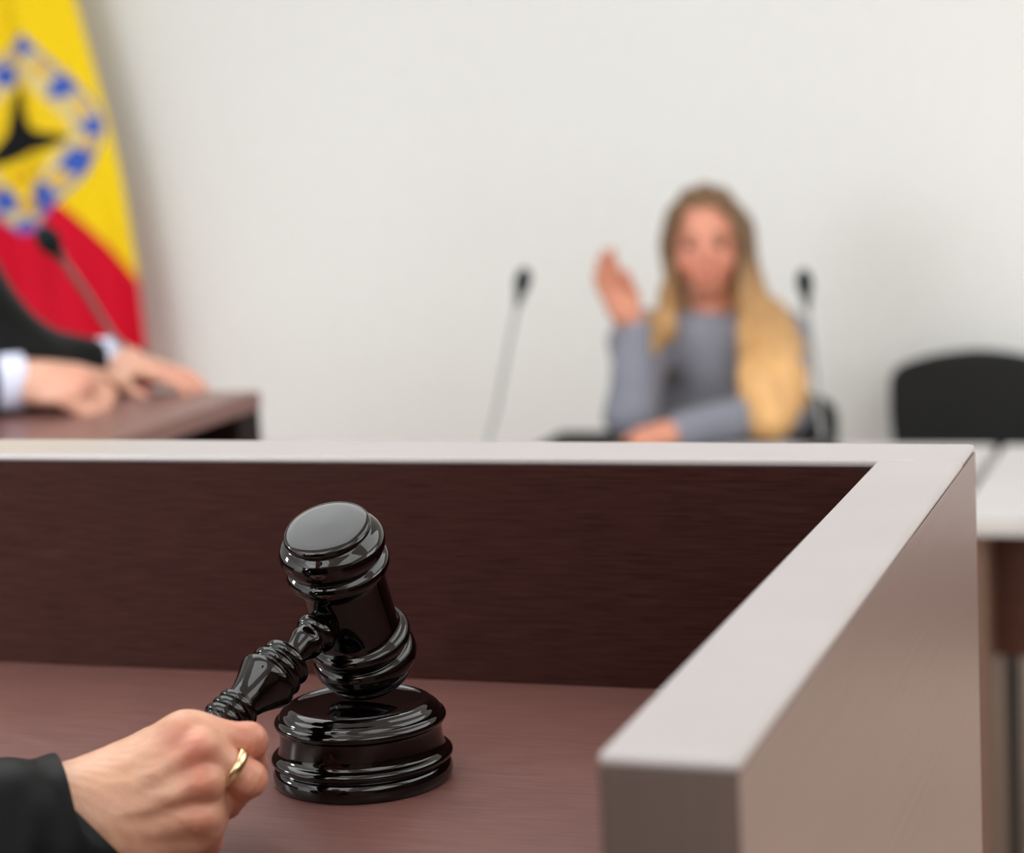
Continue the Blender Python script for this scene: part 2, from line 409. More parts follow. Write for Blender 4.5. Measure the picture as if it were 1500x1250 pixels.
# knuckle heads, tendons
for m0, rr in ((I0,.0086),(M0,.0074),(R0,.0066),(P0,.0060)):
    pal.append(ell(m0+tw*.0046+up*.0004, (rr,rr,rr), .0035))
for m0, e in ((I0,.0), (M0,.0), (R0,0), (P0,0)):
    s_ = W+(m0-M0)*.35+tw*.0105
    pal.append(cone(s_*.55+(m0+tw*.0082)*.45, m0+tw*.0078-(m0-W)*.08, .0022, .0032, .007))
fing = [('g', [cone(I0, I1, .0098, .0084, .004), ell(I1+tw*.0010+rt*.0010+up*.0012, (.0080,)*3, .002), cone(I1, I2, .0082, .0074, .003), cone(I2, I3, .0074, .0062, .003)], .0015),
        ('g', [cone(M0, M1, .0086, .0080, .004), ell(M1+tw*.0008+rt*.0010, (.0080,)*3, .002), cone(M1, M2, .0080, .0074, .003), cone(M2, M3, .0074, .0062, .003)], .0015),
        ('g', [cone(R0, R1, .0080, .0078, .004), ell(R1, (.0084,)*3, .003), cone(R1, R2, .0078, .0070, .003), cone(R2, R3, .0070, .0060, .003)], .0015),
        ('g', [cone(P0, P1, .0074, .0072, .004), ell(P1, (.0075,)*3, .003), cone(P1, P2, .0070, .0062, .003), cone(P2, P3, .0062, .0054, .003)], .0015)]
thumb = [('g', [cone(T0, T1, .0135, .0105, .01), cone(T1, T2, .0100, .0085, .004), cone(T2, T3, .0088, .0070, .004)], .008)]
fa = nrm(E_-W)
arm = [cone(W, W+fa*.06, .0195, .0215, .02), cone(W+fa*.06, E_, .0225, .036, .02)]
prims = [('g', pal+arm, 0), ('g', fing, .0045)]+thumb
V, Q = sculpt(prims, .0012, 1)
# fine relief: veins and finger-joint wrinkles
def seg_d(V, a, b):
    ab = b-a; t = np.clip((V-a)@ab/(ab@ab), 0, 1); return np.linalg.norm(V-(a+t[:, None]*ab), axis=1), t
def normals(V, Q):
    n = np.cross(V[Q[:, 2]]-V[Q[:, 0]], V[Q[:, 3]]-V[Q[:, 1]]); N_ = np.zeros_like(V)
    for c in range(4):
        for k_ in range(3): N_[:, k_] += np.bincount(Q[:, c], n[:, k_], len(V))
    return N_/np.maximum(np.linalg.norm(N_, axis=1), 1e-9)[:, None]
Nn = normals(V, Q); facing = np.clip(Nn@tw, 0, 1)
veins = [[(150,1150),(200,1140),(245,1118),(275,1085)], [(200,1140),(235,1150),(285,1125)], [(170,1195),(225,1185),(262,1165),(298,1125)], [(225,1185),(270,1200)]]
disp = np.zeros(len(V))
for vn in veins:
    pp = spline([H(x, y, 1.0) for x, y in vn], 5)
    pp2 = [p for p in pp]
    ray_ = V-CAM; dep = ray_@fwd
    Vp = CAM+ray_/dep[:, None]
    for a_, b_ in zip(pp2[:-1], pp2[1:]):
        d_, _ = seg_d(Vp, CAM+(a_-CAM)/((a_-CAM)@fwd), CAM+(b_-CAM)/((b_-CAM)@fwd))
        disp = np.maximum(disp, .0003*np.exp(-(d_/.0016)**2)*facing)
for c_, ax_, r_ in ((I1, nrm(I1-I0), .0095), (M1, nrm(M1-M0), .0095)):
    s_ = (V-c_)@ax_; w_ = np.exp(-(np.linalg.norm(V-c_, axis=1)/.0125)**4)
    disp += -.00022*w_*np.cos(s_/.00055*1.0)*facing
disp += .00025*fnoise(V, 420, 3)+.0005*fnoise(V, 120, 8)*facing
V = V+Nn*disp[:, None]
hand_V, hand_Q = V, Q
reds = [(I0+tw*.012, .011, .55), (M0+tw*.013, .010, .7), (R0+tw*.012, .009, .6), (P0+tw*.011, .010, .5), (I1, .013, .8), (M1, .012, .75), (R1, .014, .8), (P1, .014, .8), (I2, .012, .8), (M2, .012, .7),
        (I0*.5+I1*.5, .012, .35), (H(200,1190,1.0), .02, .12)]
hand_C = skin_cols(V, reds)

# the rest of the seated figure (robe hides most of it)
SHL, SHR = A([-.86, .30, 1.40]), A([-.50, .26, 1.40])
NECK = A([-.68, .26, 1.50]); HEAD = A([-.67, .30, 1.66]); PEL = A([-.68, .12, .84]); CH = A([-.68, .24, 1.22])
def body_prims(pel, ch, neck, shl, shr, head, face, knees=None, sc=1.):
    face = nrm(face); side = nrm(np.cross(face, A([0,0,1.]))); upv = np.cross(side, face)
    Rh = np.stack([side, face, upv])
    ps = [cone(pel, ch, .13*sc, .125*sc, .05), cone(ch, (shl+shr)/2-A([0,0,.05]), .12*sc, .09*sc, .05), cone(shl, shr, .055*sc, .055*sc, .05),
          cone(neck-A([0,0,.04]), neck+(head-neck)*.5, .052*sc, .048*sc, .025)]
    hd_ = [ell(head+upv*.02*sc-face*.012*sc, A([.074,.094,.100])*sc, .02, Rh), ell(head-upv*.035*sc+face*.018*sc, A([.056,.068,.072])*sc, .03, Rh),
           ell(head-upv*.085*sc+face*.055*sc, A([.022,.02,.018])*sc, .03, Rh),
           cone(head+upv*.004*sc+face*.086*sc, head-upv*.032*sc+face*.105*sc, .007*sc, .011*sc, .008),
           cone(head-upv*.058*sc+face*.086*sc-side*.02*sc, head-upv*.058*sc+face*.086*sc+side*.02*sc, .006*sc, .006*sc, .006),
           cone(head-upv*.068*sc+face*.084*sc-side*.016*sc, head-upv*.068*sc+face*.084*sc+side*.016*sc, .006*sc, .006*sc, .006),
           cone(head+upv*.02*sc+face*.082*sc-side*.04*sc, head+upv*.02*sc+face*.082*sc+side*.04*sc, .008*sc, .008*sc, .012)]
    for s_ in (-1, 1):
        hd_.append(ell(head-upv*.01*sc+side*s_*.076*sc-face*.012*sc, A([.010,.018,.032])*sc, .006, Rh))
        hd_.append(ell(head-upv*.035*sc+side*s_*.036*sc+face*.055*sc, A([.024,.024,.024])*sc, .02, Rh))
    ps += hd_
    if knees is not None:
        for kn, an in knees:
            hip = pel+side*(.09 if (kn-pel)@side > 0 else -.09)
            ps += [cone(hip, kn, .085, .062, .04), cone(kn, an, .058, .038, .03), cone(an-A([0,0,.03]), an-A([0,0,.05])+nrm((kn-hip)*A([1,1,0]))*.16, .038, .032, .03)]
    return ps
def hand_prims(w, d, n, curl=.3, sc=1., thumb_side=1, spread=.0, tl=.6):
    """hand from wrist w pointing d, palm normal n"""
    d = nrm(d); n = nrm(n-d*(n@d)); s = np.cross(d, n)
    out = [cone(w, w+d*.03*sc, .024*sc, .028*sc, .02)]
    out += [ell(w+d*.052*sc, A([.040,.044,.016])*sc, .015, np.stack([s, d, n]))]
    for i, (o, L1) in enumerate(((-.029,.072), (-.010,.082), (.010,.076), (.028,.058))):
        o = -o*thumb_side
        b_ = w+d*.085*sc+s*o*sc; dd = nrm(d+s*o*spread*30); nn = n
        a1 = curl; a2 = curl*2.1; a3 = curl*2.9
        p1 = b_+(dd*math.cos(a1)+nn*math.sin(a1))*L1*.5*sc
        p2 = p1+(dd*math.cos(a2)+nn*math.sin(a2))*L1*.3*sc
        p3 = p2+(dd*math.cos(a3)+nn*math.sin(a3))*L1*.22*sc
        out.append(('g', [cone(b_-d*.02*sc, p1, .0098*sc, .0088*sc, .004), cone(p1, p2, .0086*sc, .0078*sc, .003), cone(p2, p3, .0078*sc, .0066*sc, .003)], .004))
    tb = w+d*.028*sc+s*.024*thumb_side*sc; t1 = tb+(d*.62+s*tl*thumb_side+n*.35)*.042*sc; t2 = t1+(d*.85+s*(tl-.35)*thumb_side+n*.35)*.036*sc
    t3 = t2+(d*.93+n*.3)*.026*sc
    out.append(('g', [cone(tb, t1, .014*sc, .0115*sc, .006), cone(t1, t2, .0108*sc, .0095*sc, .004), cone(t2, t3, .0095*sc, .0078*sc, .004)], .008))
    return out
FACE = nrm([.02, 1, -.25])
WR_ = A([-.47, .50, ZD-.16]); ER = A([-.42, .28, 1.08])
kn = [(A([-.80, .56, .80]), A([-.80, .58, .40])), (A([-.56, .56, .80]), A([-.56, .58, .40]))]
bp_ = body_prims(PEL, CH, NECK, SHL, SHR, HEAD, FACE, kn)
bp_ += [cone(SHL, A([-.88,.42,1.21]), .05, .042, .03), cone(A([-.88,.42,1.21]), E_+A([0,-.02,.01]), .042, .036, .02), cone(E_+A([0,-.02,.01]), W+fa*.05, .036, .020, .02),
        cone(SHR, ER, .05, .04, .03), cone(ER, WR_, .04, .024, .02)]
bp_ += hand_prims(WR_, A([-.2,.3,-.25]), A([0,-.3,-1]), .3, 1, 1)
bV, bQ = sculpt(bp_, .008, 1)
bC = skin_cols(bV, [])
V = np.vstack([hand_V, bV]); Q = np.vstack([hand_Q, bQ+len(hand_V)]); C = np.vstack([hand_C, bC])
gp = person('person', (-.68, .12, .3), 'person in a black robe, cropped to one ringed hand gripping the gavel handle')
me = arr_me(V, Q); set_cols(me, C); link('body', me, SKIN, gp)

# robe of the figure: sleeve down to the wrist, torso and skirt
def loft(rings, closed=True):
    n = len(rings[0]); V = np.vstack(rings); Fc = []
    for k_ in range(len(rings)-1):
        for i in range(n):
            j = (i+1) % n; Fc.append((k_*n+i, k_*n+j, (k_+1)*n+j, (k_+1)*n+i))
    return V, Fc
# cuff ring laid on the wrist, sleeve widening towards the elbow
CT_, CB_ = H(80, 1156, .994), H(212, 1287, 1.010)
CC = (CT_+CB_)/2; cax = nrm(W-E_)
e1 = nrm(CT_-CB_); ra = np.linalg.norm(CT_-CB_)/2+.003
e2 = nrm(np.cross(e1, cax)); n_ = 96
path = [(CC-up*.0008, ra*.945, .030), (CC-cax*.02+up*.0022, ra*1.05, .036), (CC-cax*.05+up*.0016, ra*1.08, .041), (CC-cax*.10+A([-.005,0,-.004]), ra*1.10, .048), (E_+A([0,0,.01]), .062, .055),
        (E_+A([-.02,-.05,.07]), .066, .060), (A([-.885,.43,1.23]), .070, .066), (SHL+A([-.01,0,-.02]), .085, .08), (SHL+A([.06,-.02,.0]), .08, .075)]
cen = spline([p[0] for p in path], 10); rads = spline([(p[1], p[2]) for p in path], 10)
rings = []; th = np.arange(n_)/n_*2*math.pi
e1c, e2c = e1, e2
for k_, (c, (r1, r2)) in enumerate(zip(cen, rads)):
    T = nrm(cen[min(k_+1, len(cen)-1)]-cen[max(k_-1, 0)]) if k_ > 3 else None
    if k_ > 3:
        e1c = nrm(e1c-T*(e1c@T)*min(1, k_/20)); e2c = nrm(np.cross(e1c, -T))
        if e2c@e2 < 0: e2c = -e2c
    s = k_/8.
    fold = .0014*np.sin(3*th+.6*s+.8)*min(1, s)+.0010*np.sin(5*th-.8*s)*min(1, s*.8)
    Lc = np.linalg.norm(c-cen[0]); fold = fold+.0009*np.sin(Lc*2*math.pi/.034+1.9*np.cos(th+.9)-1.4)*min(1, Lc/.030)*1.5+.0007*np.sin(Lc*2*math.pi/.019+2.4*np.cos(th+.4))*min(1, Lc/.04)
    rings.append(c+np.cos(th)[:, None]*e1c*(r1+fold)[:, None]+np.sin(th)[:, None]*e2c*(r2+fold)[:, None])
# turn the hem inside
c0 = rings[0].mean(0); inner = [c0+(rings[0]-c0)*s_-cax*o_ for s_, o_ in ((.80,.05), (.90,.03), (.955,.012), (.972,.003), (.985,-.0008))]
V, Fc = loft(inner+rings)
sl = link('robe_sleeve', arr_me(V, Fc), ROBE, gp)
sub = sl.modifiers.new('s', 'SUBSURF'); sub.levels = sub.render_levels = 1
def robe_mesh(name, pel, ch, shl, shr, neck, base_z, fdir, parent, lap=.42, extra=()):
    ps = [cone(pel, ch, .185, .165, .06), cone(ch, (shl+shr)/2-A([0,0,.04]), .155, .115, .06), cone(shl, shr, .075, .075, .05), cone(neck-A([0,0,.06]), neck+A([0,0,-.005]), .072, .060, .03)]
    f_ = nrm(A(fdir)*A([1,1,0])); sd_ = np.cross(f_, A([0,0,1.]))
    for s_ in (-1, 1):
        kn_ = pel+f_*lap+sd_*s_*.12+A([0,0,-.02])
        ps += [cone(pel+sd_*s_*.09, kn_, .12, .095, .06), cone(kn_, A([kn_[0], kn_[1], base_z+.10]), .10, .10, .06)]
    ps += list(extra)
    def ex(D, X): return D+.006*np.sin(np.arctan2(X[..., 1]-pel[1], X[..., 0]-pel[0])*16)*np.clip((ch[2]-X[..., 2])*3, 0, 1)
    V_, Q_ = sculpt(ps, .010, 1, extra=ex)
    return link(name, arr_me(V_, Q_), ROBE, parent)
robe_mesh('robe', PEL, CH, SHL, SHR, NECK, .3, (0, 1, 0), gp, lap=.40, extra=[cone(SHR, ER, .075, .07, .04), cone(ER, WR_-nrm(WR_-ER)*.05, .07, .055, .03)])
def hair_short(head, face, parent, col, sc=1.):
    face = nrm(face); side = nrm(np.cross(face, A([0,0,1.]))); upv = np.cross(side, face); Rh = np.stack([side, face, upv])
    def ex(D, X):
        q = (X-head); fc = q@face; uu = q@upv
        return np.maximum(D, -(0.02-np.maximum(fc-.035*sc, 0)*2.2+uu*.9))
    V_, Q_ = sculpt([ell(head+upv*.026*sc-face*.02*sc, A([.084,.102,.104])*sc, .01, Rh), ell(head-upv*.03*sc-face*.045*sc, A([.072,.06,.07])*sc, .02, Rh)], .006, 1, extra=ex)
    m_ = arr_me(V_, Q_); set_cols(m_, np.repeat(A(col)[None], len(V_), 0)); return link('hair', m_, HAIR, parent)
hair_short(HEAD, FACE, gp, (.03,.018,.01))
# finger ring
rc = M0+(M1-M0)*.64-tw*.0002; rax = nrm(M1-M0)
rp_ = [(-.0022,.0089),(-.0022,.0096),(-.0017,.0101),(0,.0103),(.0017,.0101),(.0022,.0096),(.0022,.0089),(0,.0088),(-.0022,.0089)]
rg = link('finger_ring', lathe([(a_, b_*1.03) for a_, b_ in rp_], rc, rax, 72, caps=False), GOLD, gp, label='plain gold ring')

# ================================================================== CHAIRS
def rbox_field(X, c, hsz, r_):
    q = np.abs(X-A(c))-A(hsz)+r_
    return np.linalg.norm(np.maximum(q, 0), axis=-1)+np.minimum(q.max(-1), 0)-r_
_cm = {}
def chair_meshes():
    if _cm: return _cm
    h = .009
    g = [np.arange(-.27, .27, h), np.arange(-.32, .12, h), np.arange(.40, .85, h)]
    X = np.stack(np.meshgrid(*g, indexing='ij'), -1)
    # back pad: superellipse with an arched top, curved around the sitter
    x, y, z = X[..., 0], X[..., 1], X[..., 2]
    yc = y+.24-.5*x*x+(z-.60)*.12
    ztop = .752-.95*x*x; hx = .212-.10*np.clip(.60-z, 0, 1)
    qx = np.abs(x)-hx+.035; qz = np.maximum(z-ztop, .45-z)+.035
    sh = np.hypot(np.maximum(qx, 0), np.maximum(qz, 0))+np.minimum(np.maximum(qx, qz), 0)-.035
    sy_ = np.abs(yc)-.024
    D = np.hypot(np.maximum(sh+.02, 0), np.maximum(sy_+.02, 0))+np.minimum(np.maximum(sh, sy_)+.02, 0)-.02
    V, Q = surfnet(D, *g); V = vsmooth(V, Q, 2); _cm['backrest'] = arr_me(V, Q)
    g = [np.arange(-.27, .27, h), np.arange(-.27, .29, h), np.arange(.38, .52, h)]
    X = np.stack(np.meshgrid(*g, indexing='ij'), -1)
    D = rbox_field(X, (0, .0, .45), (.23, .22, .032), .028)+.25*np.clip(np.linalg.norm(X[..., :2], axis=-1)-.26, 0, 1)
    V, Q = surfnet(D, *g); V = vsmooth(V, Q, 2); _cm['seat'] = arr_me(V, Q)
    for s in (-1, 1):
        _cm[f'lf{s}'] = tube_me(spline([(s*.20, .17, .425), (s*.215, .20, .38), (s*.225, .23, .2), (s*.235, .25, 0)], 6), .011, 14)
        _cm[f'lb{s}'] = tube_me(spline([(s*.20, -.17, .425), (s*.215, -.20, .38), (s*.225, -.24, .2), (s*.235, -.28, 0)], 6), .011, 14)
        _cm[f'post{s}'] = tube_me(spline([(s*.17, -.10, .42), (s*.17, -.22, .43), (s*.165, -.262, .50), (s*.16, -.262, .62), (s*.16, -.258, .68)], 6), .011, 14)
    for k_ in _cm: _cm[k_].shade_smooth()
    return _cm
def chair(loc, rz, label, group='black padded visitor chairs'):
    M = chair_meshes(); t = empty('visitor_chair', loc, label, 'chair', group, rz)
    for nme, key, m in (('backrest', 'backrest', BLACKF), ('seat', 'seat', BLACKF), ('leg', 'lf-1', BLACKM), ('leg', 'lf1', BLACKM), ('leg', 'lb-1', BLACKM), ('leg', 'lb1', BLACKM), ('back_post', 'post-1', BLACKM), ('back_post', 'post1', BLACKM)):
        link(nme, M[key], m, t, world=False)
    return t
ca = atY(1392, 556, 5.0)
chair((ca[0], 5.0-.02+.26, 0), math.pi, 'empty black padded chair behind the pale tables, right of the woman')
wc = atY(1092, 570, 4.9)
chair((wc[0], 4.66, 0), math.pi, 'black padded chair that the long-haired woman sits on, mostly hidden behind her')
chair((-.68, .02, .3), 0, 'black padded chair under the person holding the gavel', group=None)
chair((-2.14, 2.36, .3), -math.pi/2, 'black padded chair under the robed judge at the left desk', group=None)
print('chair tops z', ca[2], wc[2])

# ================================================================== TABLES
MODW = wood('table_red_wood', (.045,.014,.009), (.075,.026,.017), (4, 4, 160), .5, .25)  # darker red wood, with the recess's shade also put into the tone
def table(x0, x1, y0, y1, label):
    t = empty('table', ((x0+x1)/2, (y0+y1)/2, 0), label, 'table')
    box('tabletop', (x0, y0, .722), (x1, y1, .75), TABLETOP, t, .002)
    box('side_panel', (x0+.012, y0+.03, 0), (x0+.04, y1-.03, .722), TABLEW, t, .001)
    box('side_panel', (x1-.04, y0+.03, 0), (x1-.012, y1-.03, .722), TABLEW, t, .001)
    box('modesty_panel', (x0+.04, y0+.12, .50), (x1-.04, y0+.14, .722), MODW, t, .001)
    for xx in (x0+.056, x1-.078): box('cable_channel', (xx, y0+.125, 0), (xx+.022, y0+.155, .50), BLACKM, t)
    return t
table(-2.10, -.475, 3.42, 4.10, 'pale topped table in front of the seated woman, both microphones on it')
table(-.457, 1.15, 3.42, 4.10, 'pale topped table with brown wooden legs, at the frame edge before the empty chair')
# black folder under the woman's elbow
fp = atY(884, 648, 4.0)
box_f = empty('folder', (fp[0], 4.0, .75), 'black folder lying on the table by the woman\'s elbow', 'folder')
box('cover', (fp[0]-.11, 3.86, .75), (fp[0]+.07, 4.085, .762), BLACKF, box_f, .002)
box('pages', (fp[0]-.105, 3.865, .762), (fp[0]+.066, 4.08, .770), CUFFM, box_f)
box('cover', (fp[0]-.11, 3.86, .770), (fp[0]+.07, 4.085, .776), BLACKF, box_f, .002)

# ================================================================== SECOND BENCH (left)
ZJ = CAMZ-.39
RECW = wood('desk_recess_shade', (.008,.004,.004), (.013,.007,.006), (4, 200, 200), .6, .15)  # near-black tone holds the shade under the desk
jd = empty('judge_desk', (-1.9, 2.35, .3), 'dark wooden desk with glossy top under the hands of the robed judge', 'desk')
box('desktop', (-2.75, 1.85, ZJ-.024), (-1.297, 2.728, ZJ), WX, jd, .001)
box('side_panel', (-1.335, 1.87, .3), (-1.298, 2.46, ZJ-.024), WOUT, jd, .001)
box('recess_shade_panel', (-1.43, 2.46, .3), (-1.40, 2.66, ZJ-.024), RECW, jd)  # added dark panel standing in for the shade of the opening
box('side_panel', (-2.74, 1.87, .3), (-2.70, 2.70, ZJ-.028), WOUT, jd, .001)
box('front_panel', (-2.70, 2.66, .3), (-1.299, 2.727, ZJ-.024), RECW, jd, .001)

# ================================================================== MICROPHONES
def mic(base, tip, label, bow=.02, group=None):
    base, tip = A(base), A(tip)
    t = empty('gooseneck_microphone', base, label, 'microphone', group)
    b0 = lathe([(0,.050),(.006,.053),(.016,.052),(.022,.046),(.026,.030),(.030,.014),(.040,.011),(.046,.009)], base, (0,0,1), 48)
    link('base', b0, BLACKM, t)
    up_ = A([0,0,1.]); side = nrm((tip-base)*A([1,1,0])+1e-6)
    pts = spline([base+up_*.04, base+(tip-base)*.33-side*bow*.5+up_*bow*.6, base+(tip-base)*.66-side*bow*.6+up_*bow*.8, tip], 14)
    link('stem', tube_me(pts, .0042, 14), STEM, t)
    d = nrm(pts[-1]-pts[-3])
    link('capsule', lathe([(-.03,.0045),(-.026,.0075),(0,.0085),(.004,.0085)], pts[-1], d, 32), BLACKM, t)
    link('windscreen', lathe([(-.006,.008),(.0,.012),(.011,.0145),(.023,.0145),(.033,.012),(.040,.007),(.042,.001)], pts[-1], d, 32), FOAM, t)
    return t
mt = at(763, 425, 4.05); mb = at(708, 665, 4.0); mb[2] = .75
mic(mb, mt, 'gooseneck microphone standing alone on the table, left of the woman, leaning right', .004)
mt = at(1180, 428, 4.02); mb = at(1206, 665, 4.0); mb[2] = .75
mic(mb, mt, 'gooseneck microphone rising in front of the woman\'s blond hair', .004)
mt = at(78, 362, 2.86); mb = atz(210, 560, ZJ)
mic(mb, mt, 'gooseneck microphone on the judge\'s desk, leaning across the red of the flag', .004)

# ================================================================== FLAG
YFL = 5.36
fl = empty('flag', atY(-150, 0, YFL)*A([1,1,0]), 'yellow and red flag with a black eagle shield, draped on a pole by the wall', 'flag')
m_px = YFL/ray(100, 300)[1]/F     # metres per photo pixel at the flag
POLX = -150.
nu, nv = 260, 520
def flag_pt(u, v):
    """u 0..1 pole->free edge, v 0..1 top->bottom: photo-plane x,y at the flag's distance"""
    ytop = -330+0*u
    y = ytop+v*(905)+(1-u)*v*40-u*0
    xr = np.interp(y, [-400,-330,-200,0,130,250,400,520,600], [-20,10,52,100,135,165,192,209,215])
    x = POLX+10+u*(xr-POLX-10)
    return x, y
U, Vv = np.meshgrid(np.linspace(0, 1, nu), np.linspace(0, 1, nv), indexing='ij')
px, py = flag_pt(U, Vv)
dirs = fwd[None, None]+(px[..., None]-750)/F*rt-(py[..., None]-625)/F*up
P = CAM+dirs*(YFL/dirs[..., 1])[..., None]
amp = .008+.034*Vv*(.5+.5*U)
P[..., 1] += amp*np.sin(U*13+Vv*2.2+.4)+.4*amp*np.sin(U*27-Vv*3)+.06*(U-.5)*Vv
# colours
Yel = A(lin(250, 214, 20)); Redc = A(lin(212, 8, 44)); Blu = A(lin(66, 98, 190)); Lt = A(lin(226, 205, 140)); Blk = A((.006,.006,.008)); Gold = A(lin(226,178,60))
C = np.zeros((nu, nv, 3)); C[:] = Yel
by = np.interp(px, [-200, 0, 40, 95, 130, 160, 185, 200, 240], [260, 300, 300, 298, 345, 378, 402, 425, 480])
C[py > by] = Redc
# shield outline polygon distance (diamond with soft corners), centre
def poly_d(px, py, poly):
    poly = A(poly, float); d = np.full(px.shape, 1e9); ins = np.zeros(px.shape, bool)
    for i in range(len(poly)):
        a, b = poly[i], poly[(i+1) % len(poly)]; e = b-a
        t = np.clip(((px-a[0])*e[0]+(py-a[1])*e[1])/(e@e), 0, 1)
        d = np.minimum(d, np.hypot(px-a[0]-t*e[0], py-a[1]-t*e[1]))
        c = ((a[1] > py) != (b[1] > py)) & (px < (b[0]-a[0])*(py-a[1])/(b[1]-a[1]+1e-12)+a[0]); ins ^= c
    return np.where(ins, -d, d)
shield = spline([(38,48),(70,86),(104,118),(138,168),(140,205),(120,252),(92,292),(62,328),(34,343),(4,330),(-30,300),(-62,250),(-80,200),(-62,150),(-28,108),(10,72),(38,48)], 6)[:-1]
dS = poly_d(px, py, shield)
ins = dS < 0
C[ins] = Lt
# blue border with gold pomegranates: blotches between
nb = fnoise(np.stack([px, py, 0*px], -1), .16, 5)
band = ins & (dS > -42)
C[band & (nb > .42)] = Blu*.7+Lt*.3
for (bx, byy, rr) in ((88,128,13),(128,186,12),(110,236,16),(66,288,19),(4,112,14),(6,292,18),(-44,150,14),(-60,210,14),(-40,262,16),(40,66,12),(36,330,10)):
    C[(np.hypot(px-bx, py-byy) < rr*(1.22+.25*nb)) & ins] = Blu
for (bx, byy, rr) in ((62,100,10),(112,158,9),(122,212,9),(90,262,10),(38,300,15),(-18,278,10),(-52,180,9),(-24,128,9),(22,90,9)):
    C[(np.hypot(px-bx, py-byy) < rr) & ins] = Gold
C[ins & (dS > -5)] = Blu
C[ins & (dS < -44)] = Yel*.9+Gold*.1
fieldm = ins & (dS < -42)
C[fieldm & (nb > .45)] = Gold
# black eagle: spread wings, body, tail
eag = [(25,138),(31,152),(33,172),(40,186),(52,194),(66,196),(88,201),(78,209),(60,216),(44,217),(30,224),(14,232),(-6,236),(-20,240),(-12,226),(2,212),(12,198),(15,178),(17,158)]
eag = [(36+(a_-36)*1.15, 200+(b_-200)*1.15) for a_, b_ in eag]
C[poly_d(px, py, eag) < 3] = Blk
for (bx, byy) in ((20,262),(34,258)): C[np.hypot(px-bx, py-byy) < 6] = A(lin(200,120,30))
Vf = P.reshape(-1, 3); idx = np.arange(nu*nv).reshape(nu, nv)
Qf = np.stack([idx[:-1, :-1], idx[1:, :-1], idx[1:, 1:], idx[:-1, 1:]], -1).reshape(-1, 4)
me = arr_me(Vf, Qf); set_cols(me, C.reshape(-1, 3))
fo = link('cloth', me, FLAGM, fl); sm = fo.modifiers.new('t', 'SOLIDIFY'); sm.thickness = .0015; sm.offset = 0
pt_, pb_ = atY(POLX+4, -345, YFL), atY(POLX+4, 700, YFL); pb2 = pb_.copy(); pb2[2] = .04; pb2[:2] = pt_[:2]
top_ = pt_.copy(); top_[2] = min(pt_[2]+.05, 2.9)
link('pole', lathe([(0,.014),(top_[2]-.04,.014)], pb2, (0,0,1), 32), mat('flagpole_wood', (.25,.12,.05), .35), fl)
link('finial', lathe([(0,.014),(.01,.024),(.03,.016),(.06,.020),(.10,.004)], top_, (0,0,1), 32), GOLD, fl)
link('base', lathe([(0,.16),(.015,.16),(.03,.12),(.045,.04),(.09,.025),(.10,.015)], (pb2[0], pb2[1], 0), (0,0,1), 48), BLACKM, fl)

# ================================================================== THE JUDGE AT THE LEFT
JS = .97
jF = nrm([1, -.12, -.12])
jn = atz(30, 606, ZJ); jn[2] = ZJ+.042          # near wrist
jf = atz(160, 572, ZJ); jf[2] = ZJ+.036
print('judge wrists', jn, jf)
JP = A([-2.12, 2.36, .80]); JC = A([-2.02, 2.36, 1.12]); JNK = A([-1.93, 2.37, 1.37]); JH = A([-1.88, 2.36, 1.53])
JSR, JSL = A([-1.98, 2.18, 1.29]), at(-114, 398, 2.92)
JER, JEL = A([-1.83, 2.24, ZJ+.065]), at(18, 541, 3.0)
hd1 = nrm(A([1, .10, -.02])); hd2_ = nrm(A([1, -.05, -.10]))
ps = body_prims(JP, JC, JNK, JSL, JSR, JH, jF, [(JP+A([.45,-.10,.0]), A([-1.66,2.26,.40])), (JP+A([.45,.10,.0]), A([-1.66,2.46,.40]))])
ps += [cone(JSR, JER, .05, .042, .03), cone(JER, jn, .038, .026, .02), cone(JSL, JEL, .05, .042, .03), cone(JEL, jf, .038, .026, .02)]
ps += hand_prims(jn, nrm(A([1,.12,-.08])), A([0, .5, -1]), 1.0, 1.08, 1)+hand_prims(jf, hd2_, A([0, 0, -1]), .22, 1.0, -1)
V, Q = sculpt(ps, .007, 1)
jp = person('person', (JP[0], JP[1], .3), 'person in a black robe seated at the left desk, both hands resting on it')
me = arr_me(V, Q); set_cols(me, skin_cols(V, [(jn+hd1*.09, .03, .35), (jf+hd2_*.12, .04, .4)], base=A(lin(198, 150, 127)))); link('body', me, SKIN, jp)
def sleeve_ps(a, b, c, r0_, r1, r2): return [cone(a, b, r0_, r1, .05), cone(b, c, r1, r2, .03)]
cn, cf = jn-nrm(jn-JER)*.055, jf-nrm(jf-JEL)*.02
robe_mesh('robe', JP, JC, JSL, JSR, JNK, .3, (1, 0, 0), jp, lap=.42, extra=sleeve_ps(JSR, JER, cn, .085, .068, .045)+sleeve_ps(JSL, JEL, cf-nrm(jf-JEL)*.01, .082, .066, .040))
for w_, e_ in ((jn, JER), (jf, JEL)):
    d = nrm(w_-e_)
    link('shirt_cuff', lathe([(-.03,.036),(-.02,.0375),(.012,.038),(.014,.0365),(.012,.035),(-.02,.034)], w_-d*.008, d, 48), CUFFM, jp, label='pale blue shirt cuff')
hair_short(JH, jF, jp, (.02,.013,.008))
tie = spline([JNK+A([.07,-.01,-.05]), JC+A([.175,-.03,.06]), A([-1.80,2.30,1.08]), A([-1.79,2.29,1.0])], 8)
link('necktie', tube_me(tie, [.012+.012*i/len(tie) for i in range(len(tie))], 16), REDT, jp, label='red necktie')

